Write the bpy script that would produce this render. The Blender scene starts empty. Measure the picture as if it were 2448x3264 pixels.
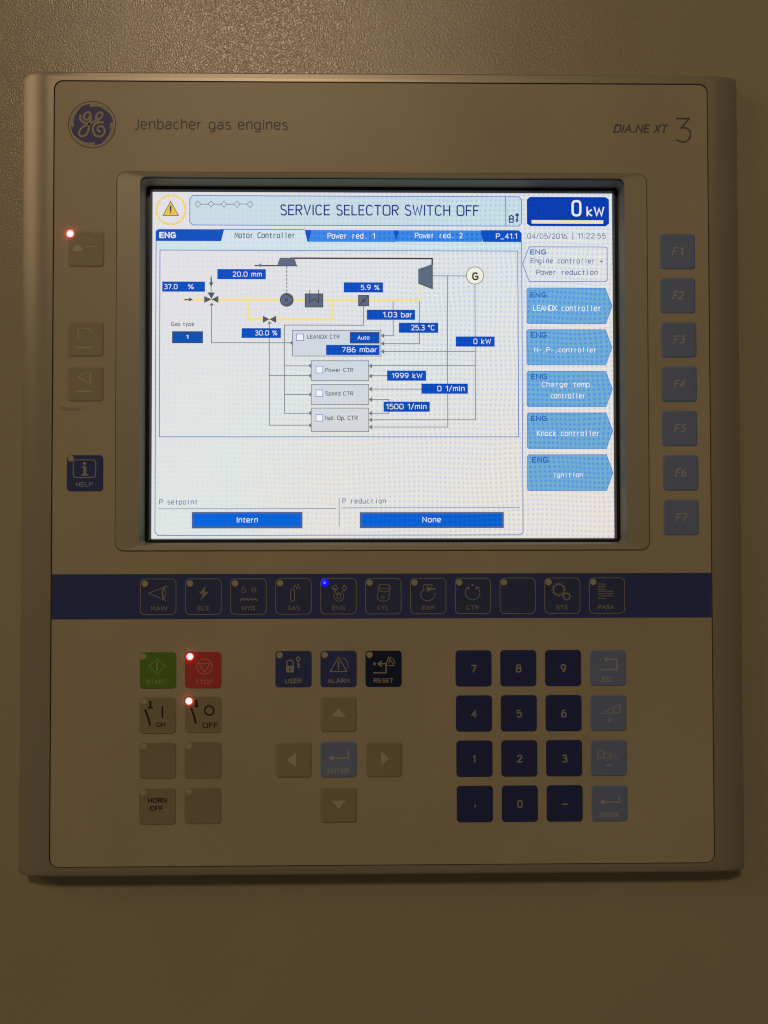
import bpy, math, random
from mathutils import Vector, Matrix
from mathutils.geometry import tessellate_polygon
random.seed(4)
scene = bpy.context.scene
C = scene.collection
PI = math.pi
BASE_Z = 1.30          # height of the panel's lower edge above the floor (m)
V0 = 123.3             # panel drawing: v of that lower edge, mm below the page-key row
PROUD = 12.0           # the key face stands 12 mm in front of the cabinet door

# ------------------------------------------------------------------ camera
cam_d = bpy.data.cameras.new('camera'); cam = bpy.data.objects.new('camera', cam_d); C.objects.link(cam)
cam_d.sensor_fit = 'HORIZONTAL'; cam_d.sensor_width = 36.0; cam_d.lens = 41.49
cam_d.clip_start = 0.01; cam_d.clip_end = 50
def rotm(a, b, c):
    return Matrix.Rotation(a, 3, 'X') @ Matrix.Rotation(b, 3, 'Y') @ Matrix.Rotation(c, 3, 'Z')
R = rotm(-0.0214795634, -0.0148307229, -0.00167335744)
def w(v): return Vector((v[0], v[2], -v[1]))
right, down, fwd = w(R[0]), w(R[1]), w(R[2])
M = Matrix((right, -down, -fwd)).transposed().to_4x4()
M.translation = Vector((-0.005547, -(0.395216 + PROUD/1000), (29.03 + V0)/1000 + BASE_Z))
cam.matrix_world = M
scene.camera = cam

# ------------------------------------------------------------------ light
world = bpy.data.worlds.new('World'); scene.world = world; world.use_nodes = True
wb = world.node_tree.nodes['Background']
wb.inputs['Color'].default_value = (0.46, 0.34, 0.20, 1); wb.inputs['Strength'].default_value = 0.105
ld = bpy.data.lights.new('ceiling_lamp', 'AREA'); lamp = bpy.data.objects.new('ceiling_lamp', ld); C.objects.link(lamp)
ld.shape = 'RECTANGLE'; ld.size = 0.40; ld.size_y = 0.22; ld.energy = 9.1; ld.color = (1.0, 0.705, 0.485)
lamp.location = (-0.30, -1.95, 1.38 + BASE_Z + V0/1000)
aim = Vector((0, 0, BASE_Z + 0.15)) - lamp.location
lamp.rotation_euler = aim.to_track_quat('-Z', 'Y').to_euler()
l2 = bpy.data.lights.new('side_lamp', 'AREA'); side = bpy.data.objects.new('side_lamp', l2); C.objects.link(side)
l2.shape = 'RECTANGLE'; l2.size = 0.8; l2.size_y = 0.8; l2.energy = 3.6; l2.color = (1.0, 0.70, 0.45)
side.location = (-1.6, -0.8, BASE_Z + 1.15)
side.rotation_euler = (Vector((-0.1, 0, BASE_Z + 0.2)) - side.location).to_track_quat('-Z', 'Y').to_euler()
scene.view_settings.view_transform = 'Standard'; scene.view_settings.look = 'None'
scene.view_settings.exposure = 0; scene.view_settings.gamma = 1
scene.render.engine = 'CYCLES'; scene.cycles.filter_width = 1.15

# ------------------------------------------------------------------ materials
def lin(c):
    return tuple(((x/255)/12.92 if x/255 <= 0.04045 else ((x/255+0.055)/1.055)**2.4) for x in c)
def N(nt, t, **kw):
    n = nt.nodes.new(t)
    for k, v in kw.items(): setattr(n, k, v)
    return n
def mat(name, rgb, rough=0.5, peel=0.0, metal=0.0, amp=0.05, scale=1500, bump=0.0, bscale=1500, bdist=0.0001, coat=0.0, spec=0.5, blotch=0.05):
    m = bpy.data.materials.new(name); m.use_nodes = True; nt = m.node_tree
    b = nt.nodes['Principled BSDF']
    tc = N(nt, 'ShaderNodeTexCoord')
    n1 = N(nt, 'ShaderNodeTexNoise'); n1.inputs['Scale'].default_value = scale; n1.inputs['Detail'].default_value = 3
    n2 = N(nt, 'ShaderNodeTexNoise'); n2.inputs['Scale'].default_value = 14; n2.inputs['Detail'].default_value = 4
    nt.links.new(tc.outputs['Object'], n1.inputs['Vector']); nt.links.new(tc.outputs['Object'], n2.inputs['Vector'])
    mr = N(nt, 'ShaderNodeMapRange'); mr.inputs['From Min'].default_value = 0.3; mr.inputs['From Max'].default_value = 0.7
    mr.inputs['To Min'].default_value = 1-amp; mr.inputs['To Max'].default_value = 1+amp
    mr2 = N(nt, 'ShaderNodeMapRange'); mr2.inputs['From Min'].default_value = 0.3; mr2.inputs['From Max'].default_value = 0.7
    mr2.inputs['To Min'].default_value = 1-blotch; mr2.inputs['To Max'].default_value = 1+blotch
    nt.links.new(n1.outputs['Fac'], mr.inputs['Value']); nt.links.new(n2.outputs['Fac'], mr2.inputs['Value'])
    mu = N(nt, 'ShaderNodeMath', operation='MULTIPLY')
    nt.links.new(mr.outputs[0], mu.inputs[0]); nt.links.new(mr2.outputs[0], mu.inputs[1])
    vm = N(nt, 'ShaderNodeVectorMath', operation='SCALE'); vm.inputs[0].default_value = rgb
    nt.links.new(mu.outputs[0], vm.inputs['Scale']); nt.links.new(vm.outputs[0], b.inputs['Base Color'])
    b.inputs['Roughness'].default_value = rough; b.inputs['Metallic'].default_value = metal
    b.inputs['Specular IOR Level'].default_value = spec
    if coat:
        b.inputs['Coat Weight'].default_value = coat; b.inputs['Coat Roughness'].default_value = 0.18
    if bump:
        n3 = N(nt, 'ShaderNodeTexNoise'); n3.inputs['Scale'].default_value = bscale; n3.inputs['Detail'].default_value = 2.0
        n3.inputs['Roughness'].default_value = 0.45
        nt.links.new(tc.outputs['Object'], n3.inputs['Vector'])
        bp = N(nt, 'ShaderNodeBump'); bp.inputs['Strength'].default_value = bump; bp.inputs['Distance'].default_value = bdist
        if peel:
            vo = N(nt, 'ShaderNodeTexVoronoi', feature='SMOOTH_F1'); vo.inputs['Scale'].default_value = 1600; vo.inputs['Smoothness'].default_value = 0.35
            nt.links.new(tc.outputs['Object'], vo.inputs['Vector'])
            b2 = N(nt, 'ShaderNodeBump'); b2.inputs['Distance'].default_value = peel
            nt.links.new(vo.outputs['Distance'], b2.inputs['Height']); nt.links.new(b2.outputs[0], bp.inputs['Normal'])
        nt.links.new(n3.outputs['Fac'], bp.inputs['Height']); nt.links.new(bp.outputs[0], b.inputs['Normal'])
        if coat: nt.links.new(bp.outputs[0], b.inputs['Coat Normal'])
    return m

WALL = mat('textured_door_paint', (0.46, 0.43, 0.285), 0.22, peel=0.00009, amp=0.07, scale=1900, bump=1.0, bscale=1100, bdist=0.00005, spec=0.6, blotch=0.03)
METAL = mat('silver_frame_paint', (0.46, 0.435, 0.32), 0.36, metal=0.4, amp=0.05, scale=2500, bump=0.25, bscale=3500, bdist=0.00004, blotch=0.03)
BEZEL = mat('bezel_paint', (0.46, 0.44, 0.31), 0.45, metal=0.2, amp=0.05, scale=2500, bump=0.25, bscale=3500, bdist=0.00004, blotch=0.03)
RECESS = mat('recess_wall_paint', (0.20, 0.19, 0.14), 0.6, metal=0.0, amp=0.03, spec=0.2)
FOIL = mat('membrane_foil', (0.51, 0.475, 0.315), 0.42, amp=0.14, scale=2200, bump=0.35, bscale=2600, bdist=0.00006, spec=0.45, blotch=0.08)
GREYKEY = mat('warm_grey_key_print', (0.37, 0.34, 0.21), 0.5, amp=0.05, scale=2200, bump=0.3, bscale=2600, bdist=0.00006, spec=0.3)
TAUPEKEY = mat('taupe_key_print', (0.34, 0.31, 0.195), 0.5, amp=0.05, scale=2200, bump=0.3, bscale=2600, bdist=0.00006, spec=0.3)
ARROWKEY = mat('olive_grey_key_print', (0.41, 0.385, 0.24), 0.5, amp=0.05, scale=2200, bump=0.3, bscale=2600, bdist=0.00006, spec=0.3)
NAVY = mat('navy_print', (0.048, 0.075, 0.26), 0.42, amp=0.08, scale=2200, bump=0.3, bscale=2600, bdist=0.00006, spec=0.35)
NUMKEY = mat('navy_key_print', (0.030, 0.046, 0.185), 0.42, amp=0.08, scale=2200, bump=0.3, bscale=2600, bdist=0.00006, spec=0.35)
PAGEKEY = mat('page_key_print', (0.050, 0.074, 0.21), 0.45, amp=0.08, scale=2200, bump=0.3, bscale=2600, bdist=0.00006, spec=0.35)
BLACKKEY = mat('dark_key_print', (0.013, 0.025, 0.075), 0.42, amp=0.08, spec=0.3)
SLATE = mat('slate_blue_key_print', (0.21, 0.30, 0.52), 0.5, amp=0.06, scale=2200, bump=0.3, bscale=2600, bdist=0.00006, spec=0.3)
GREEN = mat('green_key_print', (0.13, 0.31, 0.03), 0.5, amp=0.08, scale=2200, spec=0.3)
RED = mat('red_key_print', (0.62, 0.075, 0.06), 0.5, amp=0.08, scale=2200, spec=0.3)
INKDARK = mat('dark_grey_ink', (0.13, 0.125, 0.14), 0.5, amp=0.05)
INKBLACK = mat('black_ink', (0.03, 0.025, 0.02), 0.5, amp=0.05)
INKLIGHT = mat('light_grey_ink', (0.45, 0.43, 0.32), 0.5, amp=0.05)
INKSOFT = mat('soft_grey_ink', (0.37, 0.355, 0.26), 0.5, amp=0.05)
INKSLATE = mat('pale_slate_ink', (0.52, 0.52, 0.46), 0.5, amp=0.05)
INKFAINT = mat('faint_grey_ink', (0.60, 0.56, 0.37), 0.5, amp=0.05)
INKGREEN = mat('pale_green_ink', (0.36, 0.50, 0.16), 0.5, amp=0.05)
INKRED = mat('pale_red_ink', (0.78, 0.33, 0.20), 0.5, amp=0.05)
LENS = mat('unlit_lamp_window', (0.52, 0.48, 0.30), 0.35, amp=0.03)
BLACK = mat('black_glass_border', (0.006, 0.009, 0.010), 0.3, amp=0.02)

def lamp_mat(name, col, strength):
    m = bpy.data.materials.new(name); m.use_nodes = True; b = m.node_tree.nodes['Principled BSDF']
    b.inputs['Base Color'].default_value = (0.01, 0.01, 0.01, 1); b.inputs['Emission Color'].default_value = (*col, 1)
    b.inputs['Emission Strength'].default_value = strength; return m
REDLED = lamp_mat('lit_red_lamp', (1.0, 0.10, 0.105), 9.5)
BLUELED = lamp_mat('lit_blue_lamp', (0.002, 0.001, 1.0), 2.0)
BLUECORE = lamp_mat('lit_blue_core', (0.03, 0.12, 1.0), 2.2)

# display colours: each is a backlit LCD cell colour; camera moire is painted into the glow as bluish dots
def lcd_mat(name, rgb, tint, amount):
    m = bpy.data.materials.new('lcd_'+name); m.use_nodes = True; nt = m.node_tree
    b = nt.nodes['Principled BSDF']; b.inputs['Base Color'].default_value = (0.01, 0.01, 0.012, 1)
    b.inputs['Roughness'].default_value = 0.3; b.inputs['Specular IOR Level'].default_value = 0.1
    tc = N(nt, 'ShaderNodeTexCoord'); sp = N(nt, 'ShaderNodeSeparateXYZ'); nt.links.new(tc.outputs['Object'], sp.inputs[0])
    def m1(op, a, bb=None):
        n = N(nt, 'ShaderNodeMath', operation=op)
        for i, x in enumerate((a, bb)):
            if x is None: continue
            if isinstance(x, (int, float)): n.inputs[i].default_value = x
            else: nt.links.new(x, n.inputs[i])
        return n.outputs[0]
    wn = N(nt, 'ShaderNodeTexNoise'); wn.inputs['Scale'].default_value = 18; wn.inputs['Detail'].default_value = 2
    nt.links.new(tc.outputs['Object'], wn.inputs['Vector']); ph = m1('MULTIPLY', wn.outputs['Fac'], 26.0)
    px = m1('SINE', m1('ADD', m1('MULTIPLY', sp.outputs['X'], 2*PI/0.00215), ph)); pz = m1('SINE', m1('ADD', m1('MULTIPLY', sp.outputs['Z'], 2*PI/0.00225), m1('MULTIPLY', ph, 0.6)))
    dots = m1('MULTIPLY', m1('ADD', m1('MULTIPLY', px, 0.5), 0.5), m1('ADD', m1('MULTIPLY', pz, 0.5), 0.5))
    fade = N(nt, 'ShaderNodeMapRange'); fade.inputs['From Min'].default_value = -0.09; fade.inputs['From Max'].default_value = 0.03
    fade.inputs['To Min'].default_value = 0.25
    nt.links.new(sp.outputs['X'], fade.inputs['Value'])
    f = m1('MULTIPLY', m1('MULTIPLY', dots, fade.outputs[0]), amount)
    mx = N(nt, 'ShaderNodeMix', data_type='RGBA'); mx.inputs['A'].default_value = (*lin(rgb), 1); mx.inputs['B'].default_value = (*lin(tint), 1)
    nt.links.new(f, mx.inputs['Factor'])
    # viewing-angle colour shift of the screen, painted into the emission by position
    n2 = N(nt, 'ShaderNodeTexNoise'); n2.inputs['Scale'].default_value = 16; n2.inputs['Detail'].default_value = 2
    nt.links.new(tc.outputs['Object'], n2.inputs['Vector'])
    tt = m1('ADD', m1('MULTIPLY', m1('SUBTRACT', sp.outputs['X'], m1('MULTIPLY', sp.outputs['Z'], 1.5)), 2.3), m1('ADD', m1('MULTIPLY', n2.outputs['Fac'], 0.7), 0.15))
    ramp = N(nt, 'ShaderNodeValToRGB'); cr = ramp.color_ramp; cr.elements[0].position = 0.1; cr.elements[1].position = 0.95
    cr.elements[0].color = (0.95, 0.95, 1.0, 1); cr.elements[1].color = (1.03, 0.98, 0.87, 1)
    e = cr.elements.new(0.5); e.color = (0.93, 1.0, 0.98, 1)
    nt.links.new(tt, ramp.inputs[0])
    ml = N(nt, 'ShaderNodeMix', data_type='RGBA', blend_type='MULTIPLY'); ml.inputs['Factor'].default_value = 1
    nt.links.new(mx.outputs['Result'], ml.inputs['A']); nt.links.new(ramp.outputs[0], ml.inputs['B'])
    nt.links.new(ml.outputs['Result'], b.inputs['Emission Color']); b.inputs['Emission Strength'].default_value = 1.0
    return m
LC = dict(HB=((216,232,233),(192,204,240),.9), BASE=((232,231,228),(204,204,240),.9), MSG=((206,226,227),(184,200,240),.9), LB=((72,120,200),(70,80,215),.4), LD=((95,115,150),0,0),
 NV=((16,48,134),0,0), YL=((250,214,110),0,0), YD=((240,198,80),0,0), BK=((52,50,60),0,0), KW=((0,62,176),(0,40,190),.5), WH=((240,238,250),0,0),
 CR=((244,226,192),0,0), DT=((84,78,140),0,0), DB=((0,84,190),(0,64,210),.9), TX=((66,78,112),0,0), TB=((60,140,228),(25,98,232),.9),
 SL=((112,120,134),0,0), BR=((72,50,56),0,0), YP=((253,226,135),0,0), SD=((84,90,106),0,0), GR=((130,232,120),0,0), SF=((96,106,128),0,0),
 GW=((245,240,224),0,0), VB=((0,82,190),(0,46,200),.9), VC=((4,84,176),(0,70,190),.5), VD=((0,102,222),(0,74,214),.9), CB=((216,218,226),(205,205,235),.6),
 WW=((245,245,250),0,0), CE=((118,134,215),0,0), AB=((52,72,124),0,0), PB=((64,108,178),0,0), PL=((116,142,200),0,0), AC=((76,98,156),0,0),
 EN=((52,112,184),0,0), TC=((50,76,146),0,0), MB=((112,176,218),(84,138,245),1), ME=((76,128,216),0,0), EM=((30,96,188),0,0), LC=((84,108,196),0,0))
LM = {}
for k, (a, t, q) in LC.items(): LM[k] = lcd_mat(k.lower(), a, t or a, q)

# ------------------------------------------------------------------ geometry helpers: drawing coords (u right, v up, d out) in mm
class MB:
    def __init__(s): s.v = []; s.f = []; s.mi = []; s.mats = []
    def mid(s, m):
        if m not in s.mats: s.mats.append(m)
        return s.mats.index(m)
    def add(s, pts, faces, m, smooth=False):
        o = len(s.v); s.v += pts; k = s.mid(m)
        for f in faces: s.f.append(tuple(i+o for i in f)); s.mi.append((k, smooth))
    def build(s, name, parent=None, origin=(0, 0, 0), label=None):
        me = bpy.data.meshes.new(name)
        ou, ov, od = origin
        me.from_pydata([((u-ou)/1000, -(d-od)/1000, (v-ov)/1000) for u, v, d in s.v], [], s.f)
        for m in s.mats: me.materials.append(m)
        for p, (k, sm) in zip(me.polygons, s.mi): p.material_index = k; p.use_smooth = sm
        me.update()
        o = bpy.data.objects.new(name, me); C.objects.link(o)
        if parent:
            o.parent = parent
            po = parent.get('_o', (0, 0, 0))
            o.location = ((ou-po[0])/1000, -(od-po[2])/1000, (ov-po[1])/1000)
        OR[o.name] = origin
        if label: o['label'] = label
        return o
OR = {}
def child(mb, name, parent, origin, label=None):
    """mesh under parent; origin in drawing coords, placed relative to the parent's origin"""
    o = mb.build(name, None, origin, label)
    po = OR[parent.name]; o.parent = parent
    o.location = ((origin[0]-po[0])/1000, -(origin[2]-po[2])/1000, (origin[1]-po[1])/1000)
    return o
def rr(cx, cy, w, h, r, n=7):
    P = []
    for sx, sy, a0 in ((1, 1, 0), (-1, 1, PI/2), (-1, -1, PI), (1, -1, 1.5*PI)):
        for i in range(n+1):
            a = a0 + PI/2*i/n
            P.append((cx+sx*(w/2-r)+r*math.cos(a), cy+sy*(h/2-r)+r*math.sin(a)))
    return P
def slab(mb, cx, cy, w, h, r, d0, d1, b, m, soft=None, n=7):
    """rounded plate from d0 to d1 with an edge bevel b"""
    rings = [(0, d0), (0, d1-b), (b*0.35, d1-b*0.35), (b, d1)] if b else [(0, d0), (0, d1)]
    if soft: rings = [(0, d0), (soft*0.15, d0+(d1-d0)*.3), (soft*0.5, d0+(d1-d0)*.72), (soft, d1)]
    pts = []; L = 4*(n+1)
    for ins, d in rings: pts += [(x, y, d) for x, y in rr(cx, cy, w-2*ins, h-2*ins, max(r-ins, .05), n)]
    F = []
    for k in range(len(rings)-1):
        for i in range(L): j = (i+1) % L; F.append((k*L+i, k*L+j, (k+1)*L+j, (k+1)*L+i))
    mb.add(pts, F, m, True)
    mb.add(pts[-L:], [tuple(range(L))], m)
def flat(mb, pts, d, m, holes=()):
    loops = [[Vector((x, y, 0)) for x, y in pts]] + [[Vector((x, y, 0)) for x, y in h] for h in holes]
    allp = [p for l in loops for p in l]
    F = []
    for a, b, c in tessellate_polygon(loops):
        A, B, D = allp[a], allp[b], allp[c]
        if (B-A).cross(D-A).z < 0: b, c = c, b
        F.append((a, b, c))
    mb.add([(p.x, p.y, d) for p in allp], F, m)
def circle(cx, cy, r, n=28): return [(cx+r*math.cos(2*PI*i/n), cy+r*math.sin(2*PI*i/n)) for i in range(n)]
def ring(mb, cx, cy, r, wd, d, m, n=36):
    a = circle(cx, cy, r+wd/2, n); b = circle(cx, cy, r-wd/2, n)
    mb.add([(x, y, d) for x, y in a+b], [(i, (i+1) % n, n+(i+1) % n, n+i) for i in range(n)], m)
def ribbon(mb, P, wd, d, m, cap=True):
    """flat printed stroke along P, mitred; wd is a width or one width per point"""
    Q = [P[0]]
    for p in P[1:]:
        if math.hypot(p[0]-Q[-1][0], p[1]-Q[-1][1]) > 1e-4: Q.append(p)
    if len(Q) < 2: return
    closed = math.hypot(Q[0][0]-Q[-1][0], Q[0][1]-Q[-1][1]) < 1e-4 and len(Q) > 3
    if closed: Q = Q[:-1]
    n = len(Q); W = wd if isinstance(wd, list) else [wd]*n
    if not isinstance(wd, list) and cap and not closed:
        def ext(a, b):
            l = math.hypot(a[0]-b[0], a[1]-b[1]); return (a[0]+(a[0]-b[0])/l*wd*.45, a[1]+(a[1]-b[1])/l*wd*.45)
        Q[0], Q[-1] = ext(Q[0], Q[1]), ext(Q[-1], Q[-2])
    pts = []
    for i in range(n):
        a = Q[i-1] if (i > 0 or closed) else None; b = Q[(i+1) % n] if (i < n-1 or closed) else None
        def dr(p, q):
            l = math.hypot(q[0]-p[0], q[1]-p[1]) or 1; return ((q[0]-p[0])/l, (q[1]-p[1])/l)
        d1 = dr(a, Q[i]) if a else dr(Q[i], b); d2 = dr(Q[i], b) if b else d1
        tx, ty = d1[0]+d2[0], d1[1]+d2[1]; l = math.hypot(tx, ty)
        if l < 1e-3: tx, ty, l = d1[0], d1[1], 1
        nx, ny = -ty/l, tx/l; k = 1/max(.45, nx*-d1[1]+ny*d1[0]); h = W[min(i, len(W)-1)]/2*k
        pts += [(Q[i][0]+nx*h, Q[i][1]+ny*h, d), (Q[i][0]-nx*h, Q[i][1]-ny*h, d)]
    F = [(2*i, 2*i+1, (2*i+3) % (2*n), (2*i+2) % (2*n)) for i in range(n if closed else n-1)]
    mb.add(pts, F, m)
def smooth(P, closed=False, it=2):
    for _ in range(it):
        Q = [] if closed else [P[0]]; n = len(P)
        for i in range(n if closed else n-1):
            a, b = P[i], P[(i+1) % n]
            Q += [(a[0]*.75+b[0]*.25, a[1]*.75+b[1]*.25), (a[0]*.25+b[0]*.75, a[1]*.25+b[1]*.75)]
        if not closed: Q.append(P[-1])
        P = Q
    return P+[P[0]] if closed else P

# ------------------------------------------------------------------ a small single-stroke alphabet: width, strokes ('-' straight, '~' curved, 'o' closed curve)
def _f(s):
    out = {}
    for line in s.strip().splitlines():
        p = line.split(' '); ch = {'SP': ' '}.get(p[0], p[0]); st = []
        for q in p[2:]:
            c = [float(x) for x in q[1:].split(',')]; st.append((q[0], list(zip(c[::2], c[1::2]))))
        out[ch] = (float(p[1]), st)
    return out
FONT = _f('''SP .24
A .62 -0,0,.31,1,.62,0 -.1,.33,.52,.33
B .52 -0,0,0,1 ~0,1,.5,1.02,.52,.52,0,.53 ~0,.53,.56,.55,.56,0,0,0
C .58 ~.58,.86,.42,1.02,.1,1,0,.75,0,.25,.1,0,.42,-.02,.58,.14
D .58 ~0,0,0,.5,0,1,0,1,.3,1,.6,.95,.6,.05,.3,0,0,0,0,0
E .48 -.48,1,0,1,0,0,.48,0 -0,.52,.42,.52
F .46 -.46,1,0,1,0,0 -0,.5,.4,.5
G .62 ~.6,.86,.42,1.02,.1,1,0,.75,0,.25,.1,0,.45,-.02,.62,.12,.62,.3,.62,.46 -.62,.46,.36,.46
H .56 -0,0,0,1 -.56,0,.56,1 -0,.52,.56,.52
I .04 -.02,0,.02,1
J .26 ~.26,1,.26,.5,.26,.1,.2,-.08,-.02,-.08
K .54 -0,0,0,1 -.5,1,.04,.5,.54,0
L .44 -0,1,0,0,.44,0
M .7 -0,0,.06,1,.35,.3,.64,1,.7,0
N .58 -0,0,0,1,.58,0,.58,1
O .66 o0,.0,0,.5,0,1,.33,1.02,.66,1,.66,.5,.66,0,.33,-.02
P .5 -0,0,0,1 ~0,1,.4,1.02,.58,.9,.58,.6,.4,.46,0,.47
Q .66 o0,.0,0,.5,0,1,.33,1.02,.66,1,.66,.5,.66,0,.33,-.02 -.4,.2,.66,-.05
R .54 -0,0,0,1 ~0,1,.4,1.02,.56,.9,.56,.62,.4,.5,0,.5 -.26,.48,.54,0
S .5 ~.48,.9,.3,1.04,.02,1,0,.7,.1,.56,.42,.48,.54,.3,.48,-.02,.16,-.04,.0,.1
T .56 -0,1,.56,1 -.28,1,.28,0
U .56 ~0,1,0,.4,0,.02,.28,-.04,.56,.02,.56,.4,.56,1
V .6 -0,1,.3,0,.6,1
W .84 -0,1,.2,0,.42,.85,.64,0,.84,1
X .56 -0,0,.56,1 -0,1,.56,0
Y .56 -0,1,.28,.48,.56,1 -.28,.48,.28,0
Z .54 -0,1,.54,1,0,0,.54,0
a .44 ~.05,.62,.14,.72,.4,.74,.44,.6,.44,.3,.44,0 ~.44,.4,.1,.44,-.04,.26,.02,-.02,.26,-.02,.44,.14
b .46 -0,0,0,1.02 o0,.1,0,.6,.2,.76,.48,.68,.48,.04,.2,-.06
c .4 ~.4,.64,.24,.76,.0,.66,0,.36,0,.06,.24,-.04,.4,.07
d .46 -.46,0,.46,1.02 o.46,.1,.46,.6,.26,.76,-.02,.68,-.02,.04,.26,-.06
e .45 ~0,.36,.45,.37,.48,.62,.24,.78,-.02,.68,-.02,.06,.22,-.06,.44,.06
f .3 ~.3,1,.12,1.04,.12,.8,.12,0 -0,.68,.28,.68
g .46 ~.46,.7,.46,.0,.44,-.3,.16,-.3,.02,-.22 o.46,.1,.46,.6,.26,.76,-.02,.68,-.02,.04,.26,-.06
h .44 -0,0,0,1.02 ~0,.5,.1,.74,.44,.78,.44,.44,.44,0
i .04 -.02,0,.02,.7 -.02,.92,.02,.98
j .2 ~.16,.7,.16,.1,.14,-.28,-.04,-.26 -.16,.92,.16,.98
k .4 -0,0,0,1.02 -.38,.7,.02,.34,.4,0
l .04 -.02,0,.02,1.02
m .7 -0,0,0,.7 ~0,.5,.08,.74,.35,.78,.35,.44,.35,0 ~.35,.5,.43,.74,.7,.78,.7,.44,.7,0
n .44 -0,0,0,.7 ~0,.5,.1,.74,.44,.78,.44,.44,.44,0
o .48 o0,.02,0,.36,0,.7,.24,.74,.48,.7,.48,.36,.48,.02,.24,-.04
p .46 -0,-.28,0,.7 o0,.1,0,.6,.2,.76,.48,.68,.48,.04,.2,-.06
q .46 -.46,-.28,.46,.7 o.46,.1,.46,.6,.26,.76,-.02,.68,-.02,.04,.26,-.06
r .26 -0,0,0,.7 ~0,.44,.08,.7,.26,.7
s .36 ~.35,.64,.2,.76,.0,.68,.04,.42,.3,.36,.42,.2,.34,-.04,.12,-.04,.0,.05
t .28 ~.1,.94,.1,.5,.1,.0,.18,-.02,.28,.02 -0,.7,.28,.7
u .44 ~0,.7,0,.3,0,-.06,.3,-.04,.44,.2 -.44,0,.44,.7
v .42 -0,.7,.21,0,.42,.7
w .66 -0,.7,.16,0,.33,.6,.5,0,.66,.7
x .4 -0,0,.4,.7 -0,.7,.4,0
y .42 -.0,.7,.21,.02 -.42,.7,.12,-.28
z .4 -0,.7,.4,.7,0,0,.4,0
0 .54 o0,.05,0,.5,0,.95,.27,1.04,.54,.95,.54,.5,.54,.05,.27,-.04
1 .26 -0,.82,.24,1,.24,0
2 .5 ~.0,.84,.12,1.02,.48,1.02,.52,.66,.3,.4,.02,.0 -.02,0,.52,0
3 .5 ~.02,.92,.2,1.03,.5,.98,.48,.56,.16,.53 ~.16,.53,.54,.5,.56,.06,.2,-.06,.0,.08
4 .54 -.4,0,.4,1,0,.28,.54,.28
5 .5 ~.46,1,.2,1,.06,1,.06,1,.05,.7,.04,.56,.04,.56,.24,.66,.52,.58,.54,.06,.22,-.06,.0,.08
6 .52 ~.4,1,.16,.94,.0,.58,.0,.28 o0,.0,0,.56,.26,.6,.52,.56,.52,0,.26,-.06
7 .5 -0,1,.5,1,.18,0
8 .52 o.02,.56,.02,1,.26,1.04,.5,1,.5,.56,.26,.5 o-.02,.0,-.02,.5,.26,.54,.54,.5,.54,0,.26,-.05
9 .52 ~.12,.0,.36,.06,.52,.42,.52,.72 o.52,1,.52,.44,.26,.4,0,.44,0,1,.26,1.06
. .04 -.02,0,.02,.05
, .1 -.1,.08,.02,-.16
: .04 -.02,.08,.02,.14 -.02,.58,.02,.64
- .3 -0,.4,.3,.4
+ .5 -0,.4,.5,.4 -.25,.15,.25,.65
_ .5 -0,-.12,.5,-.12
/ .36 -0,-.08,.36,1.08
| .04 -.02,-.15,.02,1.05
% .76 o0,.62,0,.98,.26,.98,.26,.62 o.5,.02,.5,.38,.76,.38,.76,.02 -.12,0,.64,1
° .26 o0,.72,0,1.0,.26,1.0,.26,.72''')
def text(mb, s, x0, x1, y, cap, wt, m, d, mono=False, slant=0.0):
    """string fitted between x0 and x1 on baseline y"""
    adv = []; x = 0
    for ch in s:
        gw = FONT[ch][0]
        if mono: adv.append(x + (.5-min(gw, .6))/2); x += .72
        else: adv.append(x); x += gw + .2 + wt*.5
    first, last = adv[0], adv[-1]+(min(.6, FONT[s[-1]][0]) if mono else FONT[s[-1]][0])
    hw = wt*cap/2
    if abs(last-first) < .12: k = cap; x0 = (x0+x1)/2 - k*(first+last)/2 + k*first
    else: k = (x1-x0-2*hw)/(last-first)
    if len(s) == 1: k = min(k, cap*1.3)
    i = 0
    for ch, a in zip(s, adv):
        gs = min(1, .6/FONT[ch][0]) if mono else 1
        for kind, P in FONT[ch][1]:
            if kind == '~': P = smooth(P)
            elif kind == 'o': P = smooth(P, True)
            Q = [(x0+hw+(a-first+px*gs)*k + slant*py*cap, y+py*(cap-2*hw)+hw) for px, py in P]
            ribbon(mb, Q, wt*cap, d+i*0.0008, m, cap=(kind == '-')); i += 1

# ------------------------------------------------------------------ the setting: the cabinet door
wall = MB(); cut = [(-140, -95), (140, -95), (140, 215), (-140, 215)]          # the cut-out the panel is set into
flat(wall, [(-1500, -1400), (1500, -1400), (1500, 1500), (-1500, 1500)], -12, WALL, [cut])
wall.add([(x, y, -12) for x, y in cut]+[(x, y, -14) for x, y in cut], [(i, (i+1) % 4, 4+(i+1) % 4, 4+i) for i in range(4)], WALL)
wo = wall.build('wall', None, (0, 0, -12)); wo.location = (0, 0, BASE_Z+V0/1000); wo['kind'] = 'structure'
# ------------------------------------------------------------------ the panel
panel = bpy.data.objects.new('control_panel', None); C.objects.link(panel)
panel.location = (0, 0, BASE_Z); OR[panel.name] = (0, -V0, -PROUD)
panel['label'] = 'beige control panel with a lit display, keys on a navy band and a number pad'
panel['category'] = 'control panel'
ORG = (0, -V0, -PROUD)

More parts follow.
